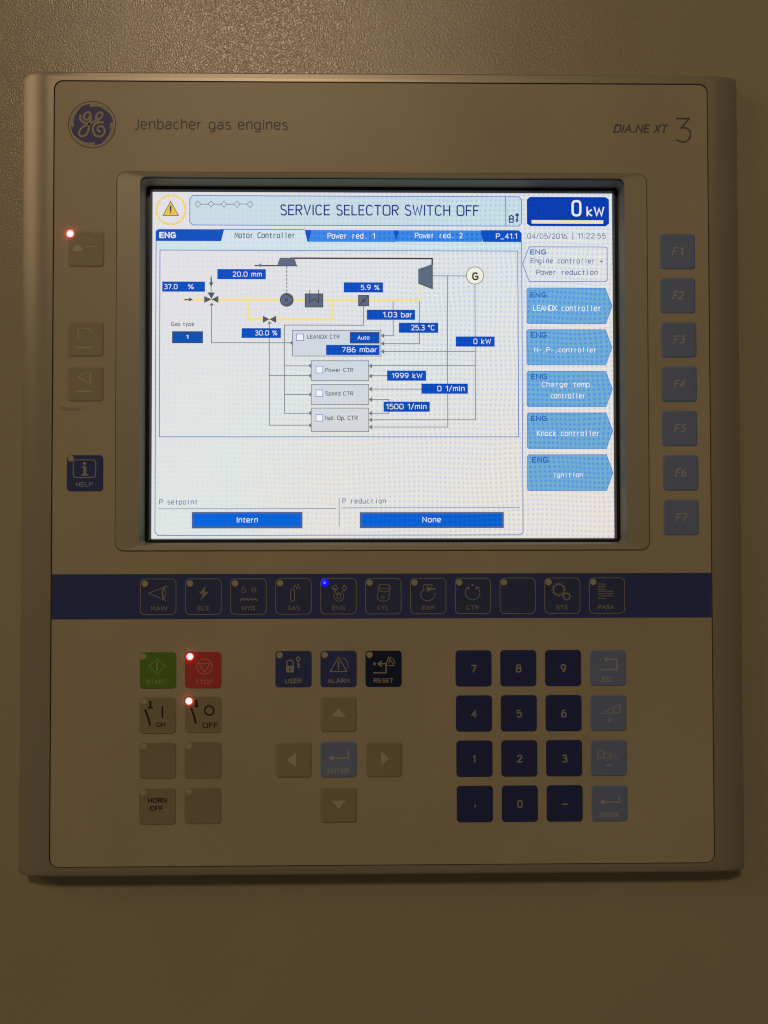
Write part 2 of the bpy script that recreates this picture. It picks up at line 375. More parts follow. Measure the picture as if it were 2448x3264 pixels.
# frame: extruded rim whose sides curve back to the door
def fh(u, v):
    a = abs(u); h = 0.35
    if a > 149.5: h -= 3.3*((a-149.5)/12.4)**2
    e = min(235.6-v, v+V0)
    if e < 3.0: h -= (3.0-e)*0.10
    q = 0.7 if v > 0 else 1.3
    if e < q: h -= q*(1-math.sqrt(max(0, 1-((q-e)/q)**2)))
    return h
fr = MB(); inner = rr(0, 56.2, 294.9, 350.6, 4.2, 8)
def subdiv(P, step=9):
    Q = []
    for i, p in enumerate(P):
        q = P[(i+1) % len(P)]; n = max(1, int(math.hypot(q[0]-p[0], q[1]-p[1])/step))
        Q += [(p[0]+(q[0]-p[0])*k/n, p[1]+(q[1]-p[1])*k/n) for k in range(n)]
    return Q
inner = subdiv(inner); outer = []
for x, y in inner:
    sx, sy = x/147.45, (y-56.2)/175.3; k = max(abs(sx), abs(sy))
    outer.append((sx/k*161.9, (235.6+(-V0))/2 + sy/k*(235.6+V0)/2))
L = len(inner); ts = [0]+[.05*i for i in range(1, 12)]+[.58, .62, .66, .70, .74, .78, .82, .86, .89, .92, .94, .96, .975, .99, 1.0]
pts = [(x, y, -1.2) for x, y in inner]
for t in ts: pts += [((a[0]*(1-t)+b[0]*t), (a[1]*(1-t)+b[1]*t), fh(a[0]*(1-t)+b[0]*t, a[1]*(1-t)+b[1]*t)) for a, b in zip(inner, outer)]
pts += [(x, y, -12.2) for x, y in outer]
R_ = len(ts)+2; F = []
for k in range(R_-1):
    for i in range(L): j = (i+1) % L; F.append((k*L+i, (k+1)*L+i, (k+1)*L+j, k*L+j))
nf = L
fr.add(pts, F[nf:-nf], METAL, True); fr.add(pts, F[:nf]+F[-nf:], METAL, False)
flat(fr, rr(0, 56.2, 296, 351.6, 4.2, 8), -1.0, INKBLACK, [rr(0.1, 105.25, 218, 165, 3)])
frame = child(fr, 'frame', panel, ORG)

# the printed membrane foil, with its window for the bezel
mem = MB(); mo = rr(0, 56.2, 294.1, 349.8, 3.8, 8); mh = rr(0.1, 105.25, 238.9, 170.3, 4.0, 8)
flat(mem, mo, 0.0, FOIL, [mh])
n = len(mo); mem.add([(x, y, 0) for x, y in mo]+[(x, y, -.9) for x, y in mo], [(i, n+i, n+(i+1) % n, (i+1) % n) for i in range(n)], FOIL)
n = len(mh); mem.add([(x, y, 0) for x, y in mh]+[(x, y, -.9) for x, y in mh], [(i, (i+1) % n, n+(i+1) % n, n+i) for i in range(n)], FOIL)
foil = child(mem, 'membrane', panel, (0, -V0, 0), 'matt beige membrane foil with rounded corners')
band = MB(); flat(band, [(-147.0, -9.95), (147.0, -9.95), (147.0, 10.05), (-147.0, 10.05)], 0.03, NAVY)
child(band, 'printed_band', foil, (0, 0, 0.03), 'navy band behind the page keys')

# display bezel, slightly proud, with a sunken opening
bz = MB(); A = rr(0.1, 105.25, 238.3, 169.7, 3.8, 8); A2 = rr(0.1, 105.25, 237.7, 169.1, 3.6, 8)
B1 = rr(0.2, 105.6, 218.0, 165.2, 2.6, 8); B2 = rr(0.25, 105.5, 216.7, 163.2, 1.6, 8)
n = len(A)
def band_(mb, P, dp, Q, dq, m, sm=False): mb.add([(x, y, dp) for x, y in P]+[(x, y, dq) for x, y in Q], [(i, (i+1) % len(P), len(P)+(i+1) % len(P), len(P)+i) for i in range(len(P))], m, sm)
band_(bz, A, -0.9, A, 0.25, BEZEL); band_(bz, A, 0.25, A2, 0.45, BEZEL); band_(bz, A2, 0.45, B1, 0.15, BEZEL)
bezel = child(bz, 'display_bezel', panel, (0.1, 105.25, 0), 'plain beige bezel with rounded corners round the display')
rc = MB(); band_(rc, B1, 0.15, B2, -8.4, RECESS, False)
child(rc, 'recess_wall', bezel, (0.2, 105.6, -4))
bk = MB(); flat(bk, rr(0.25, 105.5, 219.0, 166.0, 1.6, 4), -10.3, BLACK)
band_(bk, B2, -8.4, rr(0.35, 105.4, 213.4, 160.6, .3, 8), -8.5, BLACK); band_(bk, rr(0.35, 105.4, 213.4, 160.6, .3, 8), -8.5, rr(0.35, 105.4, 212.2, 159.4, .3, 8), -9.99, BLACK)
child(bk, 'black_border', bezel, (0.25, 105.5, -9))

# ------------------------------------------------------------------ the lit display
SCREEN = [
 ('header_strip', [
   ('p','HB',[(5,66.5),(5,81.5),(512.5,81.5),(512.5,61),(211,52.5),(95,52.5)]),
 ]),
 ('frame_line', [
   ('l','LB',1,[(95,52),(211,52)]),
   ('l','LB',1,[(5,66.5),(5,470.5),(9,475),(509.5,475),(513,471.5),(513,68)]),
   ('l','LB',1,[(10.5,81),(507.5,81),(507.5,339.5),(10.5,339.5),(10.5,81)]),
 ]),
 ('message_box', [
   ('p','MSG',[(51.5,9),(55.5,5),(509,5),(513,8.5),(513,42),(509,46),(55.5,46),(51.5,42)]),
   ('l','LB',1,[(51.5,9),(55.5,5),(509,5),(513,8.5),(513,42),(509,46),(55.5,46),(51.5,42),(51.5,9)]),
   ('l','LB',1,[(491,5),(491,46)]),
   ('l','LD',0.7,[(62.5,12.5),(67,17),(62.5,21.5),(58.5,17),(62.5,12.5)]),
   ('l','LD',0.7,[(81,12.5),(85,16.5),(81,21),(76.5,16.5),(81,12.5)]),
   ('l','LD',0.7,[(99,12.5),(103,17),(99,21),(94.5,17),(99,12.5)]),
   ('l','LD',0.7,[(117,12.5),(121,17),(117,21.5),(112.5,17),(117,12.5)]),
   ('l','LD',0.7,[(135,12.5),(139,17),(135,21.5),(130.5,17),(135,12.5)]),
   ('l','LD',0.8,[(67,17),(76.5,17)]),
   ('l','LD',0.8,[(85,17),(94.5,17)]),
   ('l','LD',0.8,[(103,17),(112.5,17)]),
   ('l','LD',0.8,[(121,16.5),(130.5,16.5)]),
   ('t','NV','SERVICE SELECTOR SWITCH OFF',177,453.5,32,15,0.105,0),
   ('p','NV',[(495.5,35),(502,35),(502,41.5),(495.5,41.5)]),
   ('p','MSG',[(497,37),(500.5,37),(500.5,40),(497,40)]),
   ('l','NV',1.6,[(496,35),(496,33),(498.5,31),(501.5,33),(501.5,35)]),
   ('l','NV',1.6,[(507,28.5),(508.5,30.5),(507,32),(505,30.5),(507,28.5)]),
   ('l','NV',1.6,[(507,32),(507,39.5)]),
   ('l','NV',1.6,[(507,37),(505.5,37)]),
   ('l','NV',1.6,[(507,39),(505.5,39)]),
 ]),
 ('warning_icon', [
   ('l','YL',2.6,[(45.5,27),(45,29),(44.5,31.5),(43.5,34),(42.5,36),(41,38)]),
   ('l','YL',2.6,[(38.5,40.5),(36.5,42),(34.5,43),(32,44),(29.5,45),(27,45)]),
   ('l','YL',2.6,[(23.5,45),(21.5,45),(19,44),(16.5,43.5),(14.5,42),(12.5,40.5)]),
   ('l','YL',2.6,[(10,38),(8.5,36),(7.5,34),(6.5,32),(6,29.5),(5.5,27)]),
   ('l','YL',2.6,[(5.5,23.5),(6,21),(6.5,18.5),(7.5,16.5),(8.5,14.5),(10,12.5)]),
   ('l','YL',2.6,[(12.5,10),(14.5,8.5),(17,7),(19,6),(21.5,5.5),(24,5)]),
   ('l','YL',2.6,[(27.5,5),(29.5,5.5),(32,6),(34.5,7),(36.5,8.5),(38.5,9.5)]),
   ('l','YL',2.6,[(41,12),(42.5,14),(43.5,16.5),(44.5,18.5),(45,21),(45.5,23.5)]),
   ('p','YD',[(25,13),(36,33),(14.5,33)]),
   ('l','BK',0.8,[(25,13),(36,33),(14.5,33),(25,13)]),
   ('l','BK',2,[(25,20),(25,26.5)]),
   ('p','BK',[(24,28.5),(26,28.5),(26,30),(24,30)]),
 ]),
 ('power_readout', [
   ('p','KW',[(520.5,9),(525,5),(631,5),(635.5,8.5),(635.5,42),(631,46),(525,46),(520.5,42.5)]),
   ('t','WH','0',583,597,32,22.5,0.14,0),
   ('t','WH','kW',604,629,32,13.5,0.15,0),
   ('p','CR',[(527,37.5),(627.5,37.5),(627.5,42.5),(527,42.5)]),
 ]),
 ('date_and_time', [
   ('t','DT','04/05/2016',521,576.5,63.5,7,0.1,0),
   ('t','DT','|',584,584.5,64,8.5,0.1,0),
   ('t','DT','11:22:55',591.5,630.5,63,7,0.1,0),
 ]),
 ('page_tab', [
   ('p','DB',[(4.5,54.5),(8.5,52),(99,52),(95,68.5),(4.5,68.5)]),
   ('t','WH','ENG',9.5,32.5,64.5,8.5,0.22,0),
 ]),
 ('page_tab', [
   ('t','TX','Motor Controller',113.5,197,64,8,0.12,1),
 ]),
 ('page_tab', [
   ('p','TB',[(211,52.5),(337,52.5),(337,69),(214.5,69)]),
   ('p','DB',[(211,52.5),(220.5,52.5),(216,68.5),(214.5,68.5)]),
   ('t','WH','Power red. 1',242.5,308.5,64.5,8,0.13,1),
 ]),
 ('page_tab', [
   ('p','TB',[(337,52.5),(457.5,52.5),(457.5,68.5),(337,68.5)]),
   ('p','DB',[(334.5,52.5),(341.5,53),(338,68.5)]),
   ('t','WH','Power red. 2',364,430.5,63.5,7.5,0.13,1),
 ]),
 ('page_tab', [
   ('p','DB',[(456,52),(509,52),(513,56),(513,68.5),(458.5,68.5)]),
   ('t','WH','P_41.1',477,506.5,64,7.5,0.13,0),
 ]),
 ('signal_line', [
   ('l','SL',1,[(388.5,116),(435.5,116)]),
   ('l','SL',1,[(409,116),(409,326),(302.5,326)]),
   ('p','SL',[(299.5,326),(304,322.5),(304,329.5)]),
   ('l','SL',1,[(447.5,127.5),(447.5,316),(302.5,316)]),
   ('p','SL',[(299.5,316),(304,312.5),(304,319.5)]),
   ('l','SL',1,[(447.5,221.5),(320,221.5)]),
   ('p','SL',[(316.5,221.5),(321,218),(321,225)]),
   ('l','SL',1,[(447.5,241),(303,241)]),
   ('p','SL',[(299.5,241.5),(304,238),(304,245)]),
   ('l','SL',1,[(325,255),(303,255)]),
   ('p','SL',[(299.5,255.5),(304,252),(304,259)]),
   ('l','SL',1,[(372.5,273.5),(303,273.5)]),
   ('p','SL',[(299.5,273.5),(304,270),(304,277)]),
   ('l','SL',1,[(327.5,291),(327.5,288),(303,288)]),
   ('p','SL',[(299.5,288),(304,284.5),(304,291.5)]),
   ('l','SL',1,[(327.5,305),(327.5,307),(303,307)]),
   ('p','SL',[(299.5,307),(304,303.5),(304,310.5)]),
   ('l','SL',1,[(333.5,151.5),(333.5,199.5),(320,199.5)]),
   ('p','SL',[(316.5,199.5),(321,196),(321,203)]),
   ('l','SL',1,[(370,151),(370,210.5),(320,210.5)]),
   ('p','SL',[(316.5,210.5),(321,207),(321,214)]),
   ('l','SL',1,[(292.5,158),(292.5,185),(183,185),(183,307),(217,307)]),
   ('p','SL',[(216,306.5),(220,303),(220,310.5)]),
   ('l','SL',1,[(183,241.5),(217,241.5)]),
   ('p','SL',[(216,241),(220,237.5),(220,245)]),
   ('l','SL',1,[(162,255),(217,255)]),
   ('p','SL',[(216,255),(220,251.5),(220,259)]),
   ('l','SL',1,[(183,281),(217,281)]),
   ('p','SL',[(216,281),(220,277.5),(220,284.5)]),
   ('l','SL',1,[(162,182),(162,323.5),(217,323.5)]),
   ('p','SL',[(216,323.5),(220,320),(220,327.5)]),
   ('l','SL',1,[(191.5,209.5),(82,209.5),(82,157.5)]),
   ('p','SL',[(190,209.5),(194.5,206),(194,213)]),
   ('p','SL',[(82.5,154),(85.5,158),(78.5,158)]),
   ('p','SL',[(162,179.5),(165.5,183),(159,183)]),
 ]),
 ('exhaust_pipe', [
   ('l','BR',2,[(191.5,92),(388,92),(388,100)]),
   ('l','BR',1.6,[(200,102.5),(142,102.5)]),
   ('p','SL',[(145.5,102),(150.5,99),(150.5,105)]),
   ('l','BR',1.4,[(388,100),(388,134)]),
 ]),
 ('mixture_pipe', [
   ('l','YP',3,[(43.5,150),(370,150)]),
   ('l','YP',2,[(370.5,150.5),(370.5,127)]),
   ('l','YP',3,[(133,150),(133,177),(248.5,177),(248.5,150)]),
   ('l','SD',1.8,[(45.5,150),(52,150)]),
   ('p','SD',[(56.5,150),(51,147),(51,152.5)]),
 ]),
 ('gas_inlet_line', [
   ('l','GR',2,[(81.5,117),(81.5,140)]),
   ('l','SD',1.8,[(81.5,120.5),(81.5,127)]),
   ('p','SD',[(81.5,132),(78.5,126),(84.5,126)]),
 ]),
 ('valve_symbol', [
   ('p','SD',[(72,145),(82,149.5),(72,154.5)]),
   ('p','SD',[(91.5,144.5),(91.5,154.5),(82,149.5)]),
   ('p','SD',[(76.5,140),(86.5,140),(82,149)]),
 ]),
 ('valve_symbol', [
   ('p','SD',[(153,172),(162,177),(153,182)]),
   ('p','SD',[(171.5,172),(171.5,182),(162,177)]),
 ]),
 ('turbine_symbol', [
   ('p','SF',[(176.5,91.5),(196.5,91.5),(200,102.5),(172.5,102.5)]),
   ('l','BK',0.9,[(186,103.5),(186,106.5)]),
   ('l','BK',0.9,[(186,109),(186,112)]),
   ('l','BK',0.9,[(186,114.5),(186,117.5)]),
   ('l','BK',0.9,[(186,120),(186,123)]),
   ('l','BK',0.9,[(186,125.5),(186,128.5)]),
   ('l','BK',0.9,[(186,131),(186,133.5)]),
   ('l','BK',0.9,[(186,136),(186,139)]),
 ]),
 ('compressor_symbol', [
   ('c','SF',0,(186,150),9.1),
   ('c','BK',0.9,(186,150),9.1),
   ('l','BK',0.8,[(183.5,141),(194.5,147)]),
   ('l','BK',0.8,[(184,158.5),(194,152)]),
   ('c','BK',0.9,(185.5,150),1.8),
 ]),
 ('cooler_symbol', [
   ('p','SF',[(211.5,141.5),(236,141.5),(236,160),(211.5,160)]),
   ('l','BK',0.9,[(211.5,141.5),(236,141.5),(236,160),(211.5,160),(211.5,141.5)]),
   ('l','BK',0.9,[(218,136.5),(218,153.5),(224,148),(230,153.5),(230,136)]),
 ]),
 ('throttle_symbol', [
   ('p','SF',[(285.5,143.5),(299.5,143.5),(299.5,158),(285.5,158)]),
   ('l','BK',0.9,[(285.5,143.5),(299.5,143.5),(299.5,158),(285.5,158),(285.5,143.5)]),
   ('l','BK',0.8,[(286,157.5),(299,144)]),
   ('c','BK',0.9,(292.5,151),1.4),
 ]),
 ('turbine_symbol', [
   ('p','SF',[(369,106.5),(387.5,100),(387.5,134),(369,127)]),
   ('l','BK',0.7,[(369,106.5),(369,127),(387.5,134)]),
 ]),
 ('generator_symbol', [
   ('c','GW',0,(447.5,115.5),12),
   ('c','BR',0.8,(447.5,115.5),12),
   ('t','BR','G',443.5,452.5,122,11,0.2,0),
 ]),
 ('value_box', [
   ('p','VB',[(90,107.5),(157,107.5),(157,121.5),(90,121.5)]),
   ('t','WH','20.0 mm',111,151.5,118,7,0.13,0),
 ]),
 ('value_box', [
   ('p','VB',[(14,125),(73,125),(73,139),(14,139)]),
   ('t','WH','37.0',16.5,35,135.5,7,0.13,0),
   ('t','WH','%',49.5,58.5,135.5,7,0.13,0),
 ]),
 ('value_box', [
   ('p','VB',[(265,125.5),(319.5,125.5),(319.5,139.5),(265,139.5)]),
   ('t','WH','5.9 %',288.5,314.5,136,7,0.13,0),
 ]),
 ('value_box', [
   ('p','VB',[(297,163.5),(364,163.5),(364,177.5),(297,177.5)]),
   ('t','WH','1.03 bar',319.5,360,174,7.5,0.13,0),
 ]),
 ('value_box', [
   ('p','VB',[(341.5,181.5),(396,181.5),(396,195.5),(341.5,195.5)]),
   ('t','WH','25.3 °C',358.5,391,192,7.5,0.13,0),
 ]),
 ('value_box', [
   ('p','VB',[(420.5,200.5),(474.5,200.5),(474.5,214.5),(420.5,214.5)]),
   ('t','WH','0 kW',445,469.5,211,7.5,0.13,0),
 ]),
 ('value_box', [
   ('p','VB',[(325,248),(379,248),(379,262),(325,262)]),
   ('t','WH','1999 kW',331.5,374,258.5,7,0.13,0),
 ]),
 ('value_box', [
   ('p','VB',[(372.5,266),(437,266),(437,280),(372.5,280)]),
   ('t','WH','0 1/min',394.5,432.5,276.5,7.5,0.13,0),
 ]),
 ('value_box', [
   ('p','VB',[(320,291),(384,291),(384,305),(320,305)]),
   ('t','WH','1500 1/min',323.5,379.5,301.5,7.5,0.13,0),
 ]),
 ('value_box', [
   ('p','VB',[(124,189.5),(178,189.5),(178,203),(123.5,203)]),
   ('t','WH','30.0 %',142,173,199.5,7,0.13,0),
 ]),
 ('controller_box', [
   ('p','CB',[(194.5,192.5),(316.5,192.5),(316.5,228),(194,228)]),
   ('l','SL',0.9,[(194,192.5),(316.5,192.5),(316.5,228),(194,228),(194,192.5)]),
   ('p','WW',[(199.5,197.5),(209,197.5),(209,206.5),(199.5,206.5)]),
   ('l','CE',0.9,[(199.5,197.5),(209,197.5),(209,206.5),(199.5,206.5),(199.5,197.5)]),
   ('t','BK','LEANOX CTR',214.5,259,204,5.5,0.12,0),
   ('p','AB',[(273.5,194.5),(314.5,194.5),(314.5,210.5),(273.5,210.5)]),
   ('p','VB',[(275.5,196.5),(312,196.5),(312,208.5),(275.5,208.5)]),
   ('t','WH','Auto',284,300.5,205,5.5,0.14,0),
   ('p','VB',[(240.5,212.5),(314.5,212.5),(314.5,226.5),(240.5,226.5)]),
   ('t','WH','786 mbar',262.5,311,222.5,7,0.13,0),
 ]),
 ('controller_box', [
   ('p','CB',[(220,234.5),(299.5,234.5),(299.5,262),(220,262)]),
   ('l','SL',0.9,[(220,234.5),(299.5,234.5),(299.5,262),(220,262),(220,234.5)]),
   ('p','WW',[(226.5,242),(236,242),(236,251.5),(226.5,251.5)]),
   ('l','CE',0.9,[(226.5,242),(236,242),(236,251.5),(226.5,251.5),(226.5,242)]),
   ('t','BK','Power CTR',239.5,278,250,5.5,0.12,0),
 ]),
 ('controller_box', [
   ('p','CB',[(220,267.5),(299.5,267.5),(299.5,295),(220,295)]),
   ('l','SL',0.9,[(220,267.5),(299.5,267.5),(299.5,295),(220,295),(220,267.5)]),
   ('p','WW',[(226.5,275),(236,275),(236,284),(226.5,284)]),
   ('l','CE',0.9,[(226.5,275),(236,275),(236,284),(226.5,284),(226.5,275)]),
   ('t','BK','Speed CTR',239.5,278,282.5,5.5,0.12,0),
 ]),
 ('controller_box', [
   ('p','CB',[(220,300),(299.5,300),(299.5,332.5),(220,332.5)]),
   ('l','SL',0.9,[(220,300),(299.5,300),(299.5,332.5),(220,332.5),(220,300)]),
   ('p','WW',[(226.5,309),(236,309),(236,318),(226.5,318)]),
   ('l','CE',0.9,[(226.5,309),(236,309),(236,318),(226.5,318),(226.5,309)]),
   ('t','BK','Isol. Op. CTR',239.5,284,316.5,6,0.12,0),
 ]),
 ('gas_type_field', [
   ('t','BK','Gas type',26.5,58.5,186.5,5.5,0.12,0),
   ('p','AB',[(28,194),(70.5,194),(70.5,210.5),(28,210.5)]),
   ('p','VC',[(30,196),(68.5,196),(68.5,208.5),(30,208.5)]),
   ('t','WH','1',47.5,50.5,204.5,5.5,0.2,0),
 ]),
 ('setpoint_field', [
   ('t','PB','P setpoint',11,63.5,432.5,7,0.11,1),
   ('l','PL',0.9,[(10,438.5),(254,438.5)]),
   ('p','AC',[(56,443),(208,443),(208,465.5),(56,465.5)]),
   ('p','VD',[(58,445.5),(205.5,445.5),(205.5,462.5),(58,462.5)]),
   ('t','WH','Intern',117.5,146.5,457.5,7.5,0.13,0),
 ]),
 ('setpoint_field', [
   ('t','PB','P reduction',263,323,431.5,7,0.11,1),
   ('l','PL',0.9,[(262,437.5),(508,437.5)]),
   ('l','PL',0.9,[(258.5,424),(258.5,463)]),
   ('p','AC',[(287,443.5),(486,443.5),(486,465.5),(287,465.5)]),
   ('p','VD',[(290,446),(483,446),(483,463),(290,463)]),
   ('t','WH','None',373.5,399,457.5,7.5,0.13,0),
 ]),
 ('menu_button', [
   ('l','LC',0.9,[(523,75.5),(630,75.5),(632,77),(632,121.5),(629.5,124),(523,124),(514,99.5),(523,75.5)]),
   ('t','EN','ENG',524.5,547,86.5,7.5,0.2,0),
   ('t','TC','Engine controller +',525,626,98.5,7,0.11,1),
   ('t','TC','Power reduction',533,618.5,114.5,7,0.11,1),
 ]),
 ('menu_button', [
   ('p','MB',[(519.5,135),(521.5,133),(629,133),(638.5,157.75),(629.5,182.5),(521,182.5),(519.5,180.5)]),
   ('l','ME',0.8,[(519.5,135),(521.5,133),(629,133),(638.5,157.75),(629.5,182.5),(521,182.5),(519.5,180.5),(519.5,135)]),
   ('t','EM','ENG',524.5,547,146.5,7.5,0.19,0),
   ('t','WH','LEANOX controller',528,622.5,165,8,0.11,1),
 ]),
 ('menu_button', [
   ('p','MB',[(519.5,193),(521,191),(629,191),(638,215.75),(629,240),(521,240),(519,238.5)]),
   ('l','ME',0.8,[(519,193),(521,191),(629,191),(638,215.75),(629,240),(521,240),(519,238.5),(519,193)]),
   ('t','EM','ENG',524.5,547,202.5,8,0.19,0),
   ('t','WH','N-,P-,controller',529.5,616,222.5,7,0.11,1),
 ]),
 ('menu_button', [
   ('p','MB',[(519,251),(521,249),(629,249),(638,273.75),(629,298),(521,298),(519,296.5)]),
   ('l','ME',0.8,[(519,251),(521,249),(629,249),(638,273.75),(629,298),(521,298),(519,296.5),(519,251)]),
   ('t','EM','ENG',524.5,547,260,7.5,0.19,0),
   ('t','WH','Charge temp.',539.5,610.5,270.5,7,0.11,1),
   ('t','WH','controller',552,599.5,286.5,7.5,0.11,1),
 ]),
 ('menu_button', [
   ('p','MB',[(519,308.5),(521,306.5),(629,306.5),(638,331.25),(629,356),(521,356),(519,354)]),
   ('l','ME',0.8,[(519,308.5),(521,306.5),(629,306.5),(638,331.25),(629,356),(521,356),(519,354),(519,308.5)]),
   ('t','EM','ENG',524,546.5,318,7.5,0.19,0),
   ('t','WH','Knock controller',532.5,619,338.5,7.5,0.11,1),
 ]),
 ('menu_button', [
   ('p','MB',[(519,366.5),(521,364.5),(629,364.5),(638,389.25),(629,414),(521,414),(519,412)]),
   ('l','ME',0.8,[(519,366.5),(521,364.5),(629,364.5),(638,389.25),(629,414),(521,414),(519,412),(519,366.5)]),
   ('t','EM','ENG',525.5,548,375.5,8,0.19,0),
   ('t','WH','Ignition',556.5,595.5,395.5,6.5,0.12,1),
 ]),
]

SX0, SY1, PXW, PXH = -105.65, 185.1, 212.0/640, 159.6/480
def S(p): return (SX0+p[0]*PXW, SY1-p[1]*PXH)
sc = MB(); flat(sc, [S((0, 480)), S((640, 480)), S((640, 0)), S((0, 0))], -10.0, LM['BASE'])
screen = child(sc, 'display_screen', panel, (0.35, 105.3, -10.0), 'lit white and blue screen showing an engine diagram')
ND = 0.02
for name, ops in SCREEN:
    mb = MB()
    for op in ops:
        k, m = op[0], LM[op[1]]; ND += 0.0016; d = -10.0+ND
        if k == 'p':
            P = [S(p) for p in op[2]]; flat(mb, P, d, m)
        elif k == 'l': ribbon(mb, [S(p) for p in op[3]], op[2]*PXW*1.05, d, m)
        elif k == 'c':
            c = S(op[3])
            if op[2]: ring(mb, c[0], c[1], op[4]*PXW, op[2]*PXW, d, m)
            else: flat(mb, circle(c[0], c[1], op[4]*PXW), d, m)
        else:
            a, b = S((op[3], op[5])), S((op[4], op[5]))
            text(mb, op[2], a[0], b[0], a[1], op[6]*PXH, op[7]*(1.0 if op[7] >= .13 else 1.15), m, d, bool(op[8])); ND += 0.01
    child(mb, name, screen, (0.35, 105.3, -10.0))

# ------------------------------------------------------------------ printed marks on the foil
lg = MB(); LX, LY, LR = -130.35, 211.55, 10.7
ring(lg, LX, LY, LR*.985, .42, 0.03, INKDARK, 64)
LOGO = mat('emblem_blue_ink', (0.055, 0.070, 0.28), 0.5, amp=0.08)
LOGOL = mat('emblem_light_ink', (0.46, 0.43, 0.27), 0.5, amp=0.05)
flat(lg, circle(LX, LY, LR*.885, 64), 0.03, LOGO)
def lp(x, y): return (LX+(x-778)/635*LR, LY-(y-805)/635*LR)
for k, a0 in enumerate((97, 187, 278, 6)):
    P = []; W = []
    for i in range(15):
        a = math.radians(a0-i*4.6); r = .80+.075*min(1, i/4); P.append((LX+r*LR*math.cos(a), LY+r*LR*math.sin(a)))
        W.append(LR*(.05+.11*math.sin(min(1, (i+1)/4)*PI/2))*(1-(i/15)**2)+.12)
    ribbon(lg, P, W, 0.05+k*.002, LOGOL)
SW = LR*.085
for i, (cl, P) in enumerate(((0, [(468,560),(455,650),(505,715),(580,770),(680,760),(745,690),(752,615)]),
    (1, [(650,470),(735,490),(725,590),(660,680),(580,680),(550,600),(580,520)]),
    (0, [(752,615),(740,680),(690,770),(700,860),(680,980),(620,1090),(500,1140),(420,1060),(450,950),(560,850),(700,790),(800,740),(870,700),(930,640)]),
    (1, [(1000,470),(1060,500),(1035,600),(930,690),(870,660),(890,560),(940,490)]),
    (0, [(900,690),(950,720),(1010,745),(1062,745)]),
    (0, [(1000,748),(900,750),(800,850),(800,1010),(880,1120),(1010,1130),(1110,1050),(1115,920),(1040,840),(940,860),(915,950),(985,990)]))):
    ribbon(lg, [lp(*p) for p in smooth(P, bool(cl))], SW, 0.06+i*.002, LOGOL)
child(lg, 'round_emblem', foil, (LX, LY, 0), 'round blue monogram emblem')
t = MB(); text(t, 'Jenbacher gas engines', -111.3, -42.8, 209.6, 4.75, .12, INKDARK, .03); child(t, 'lettering', foil, (-77, 211, 0), 'dark lettering beside the round emblem')
t = MB(); text(t, 'DIA.NE', 104.4, 120.6, 209.0, 3.95, .17, INKDARK, .03, slant=.22); text(t, 'XT', 122.6, 128.6, 209.0, 3.95, .17, INKDARK, .04, slant=.22)
child(t, 'lettering', foil, (117, 211, 0), 'slanted bold lettering at the top right')
t = MB(); ribbon(t, [(133.4, 215.7), (138.9, 215.7), (135.6, 211.6)], .8, .03, INKDARK)
ribbon(t, smooth([(135.3, 211.5), (137.5, 211.6), (139.6, 210.0), (139.3, 206.4), (136.6, 204.6), (133.3, 205.8)]), .8, .032, INKDARK); child(t, 'numeral', foil, (136, 210, 0), 'large thin numeral 3')
SM = mat('grime', (0.41, 0.375, 0.24), 0.6, amp=0.2)
sg = MB(); ribbon(sg, [(-145.0, 84.4), (-143, 83.9), (-140, 83.6), (-136.5, 83.3), (-133, 83.5)], [.3, 1.9, 1.5, 1.0, .3], 0.02, SM)
sg.add([], [], SM); child(sg, 'smudge', foil, (-138, 84, 0), 'dark rubbed streak under the faint keys')
sg = MB(); flat(sg, [(x+random.uniform(-.15, .15), y+random.uniform(-.1, .1)) for x, y in circle(-152.5, 48.0, .45, 9)], 0.24, SM); child(sg, 'smudge', frame, (-152.5, 48.0, 0), 'small dark spot on the left rim')

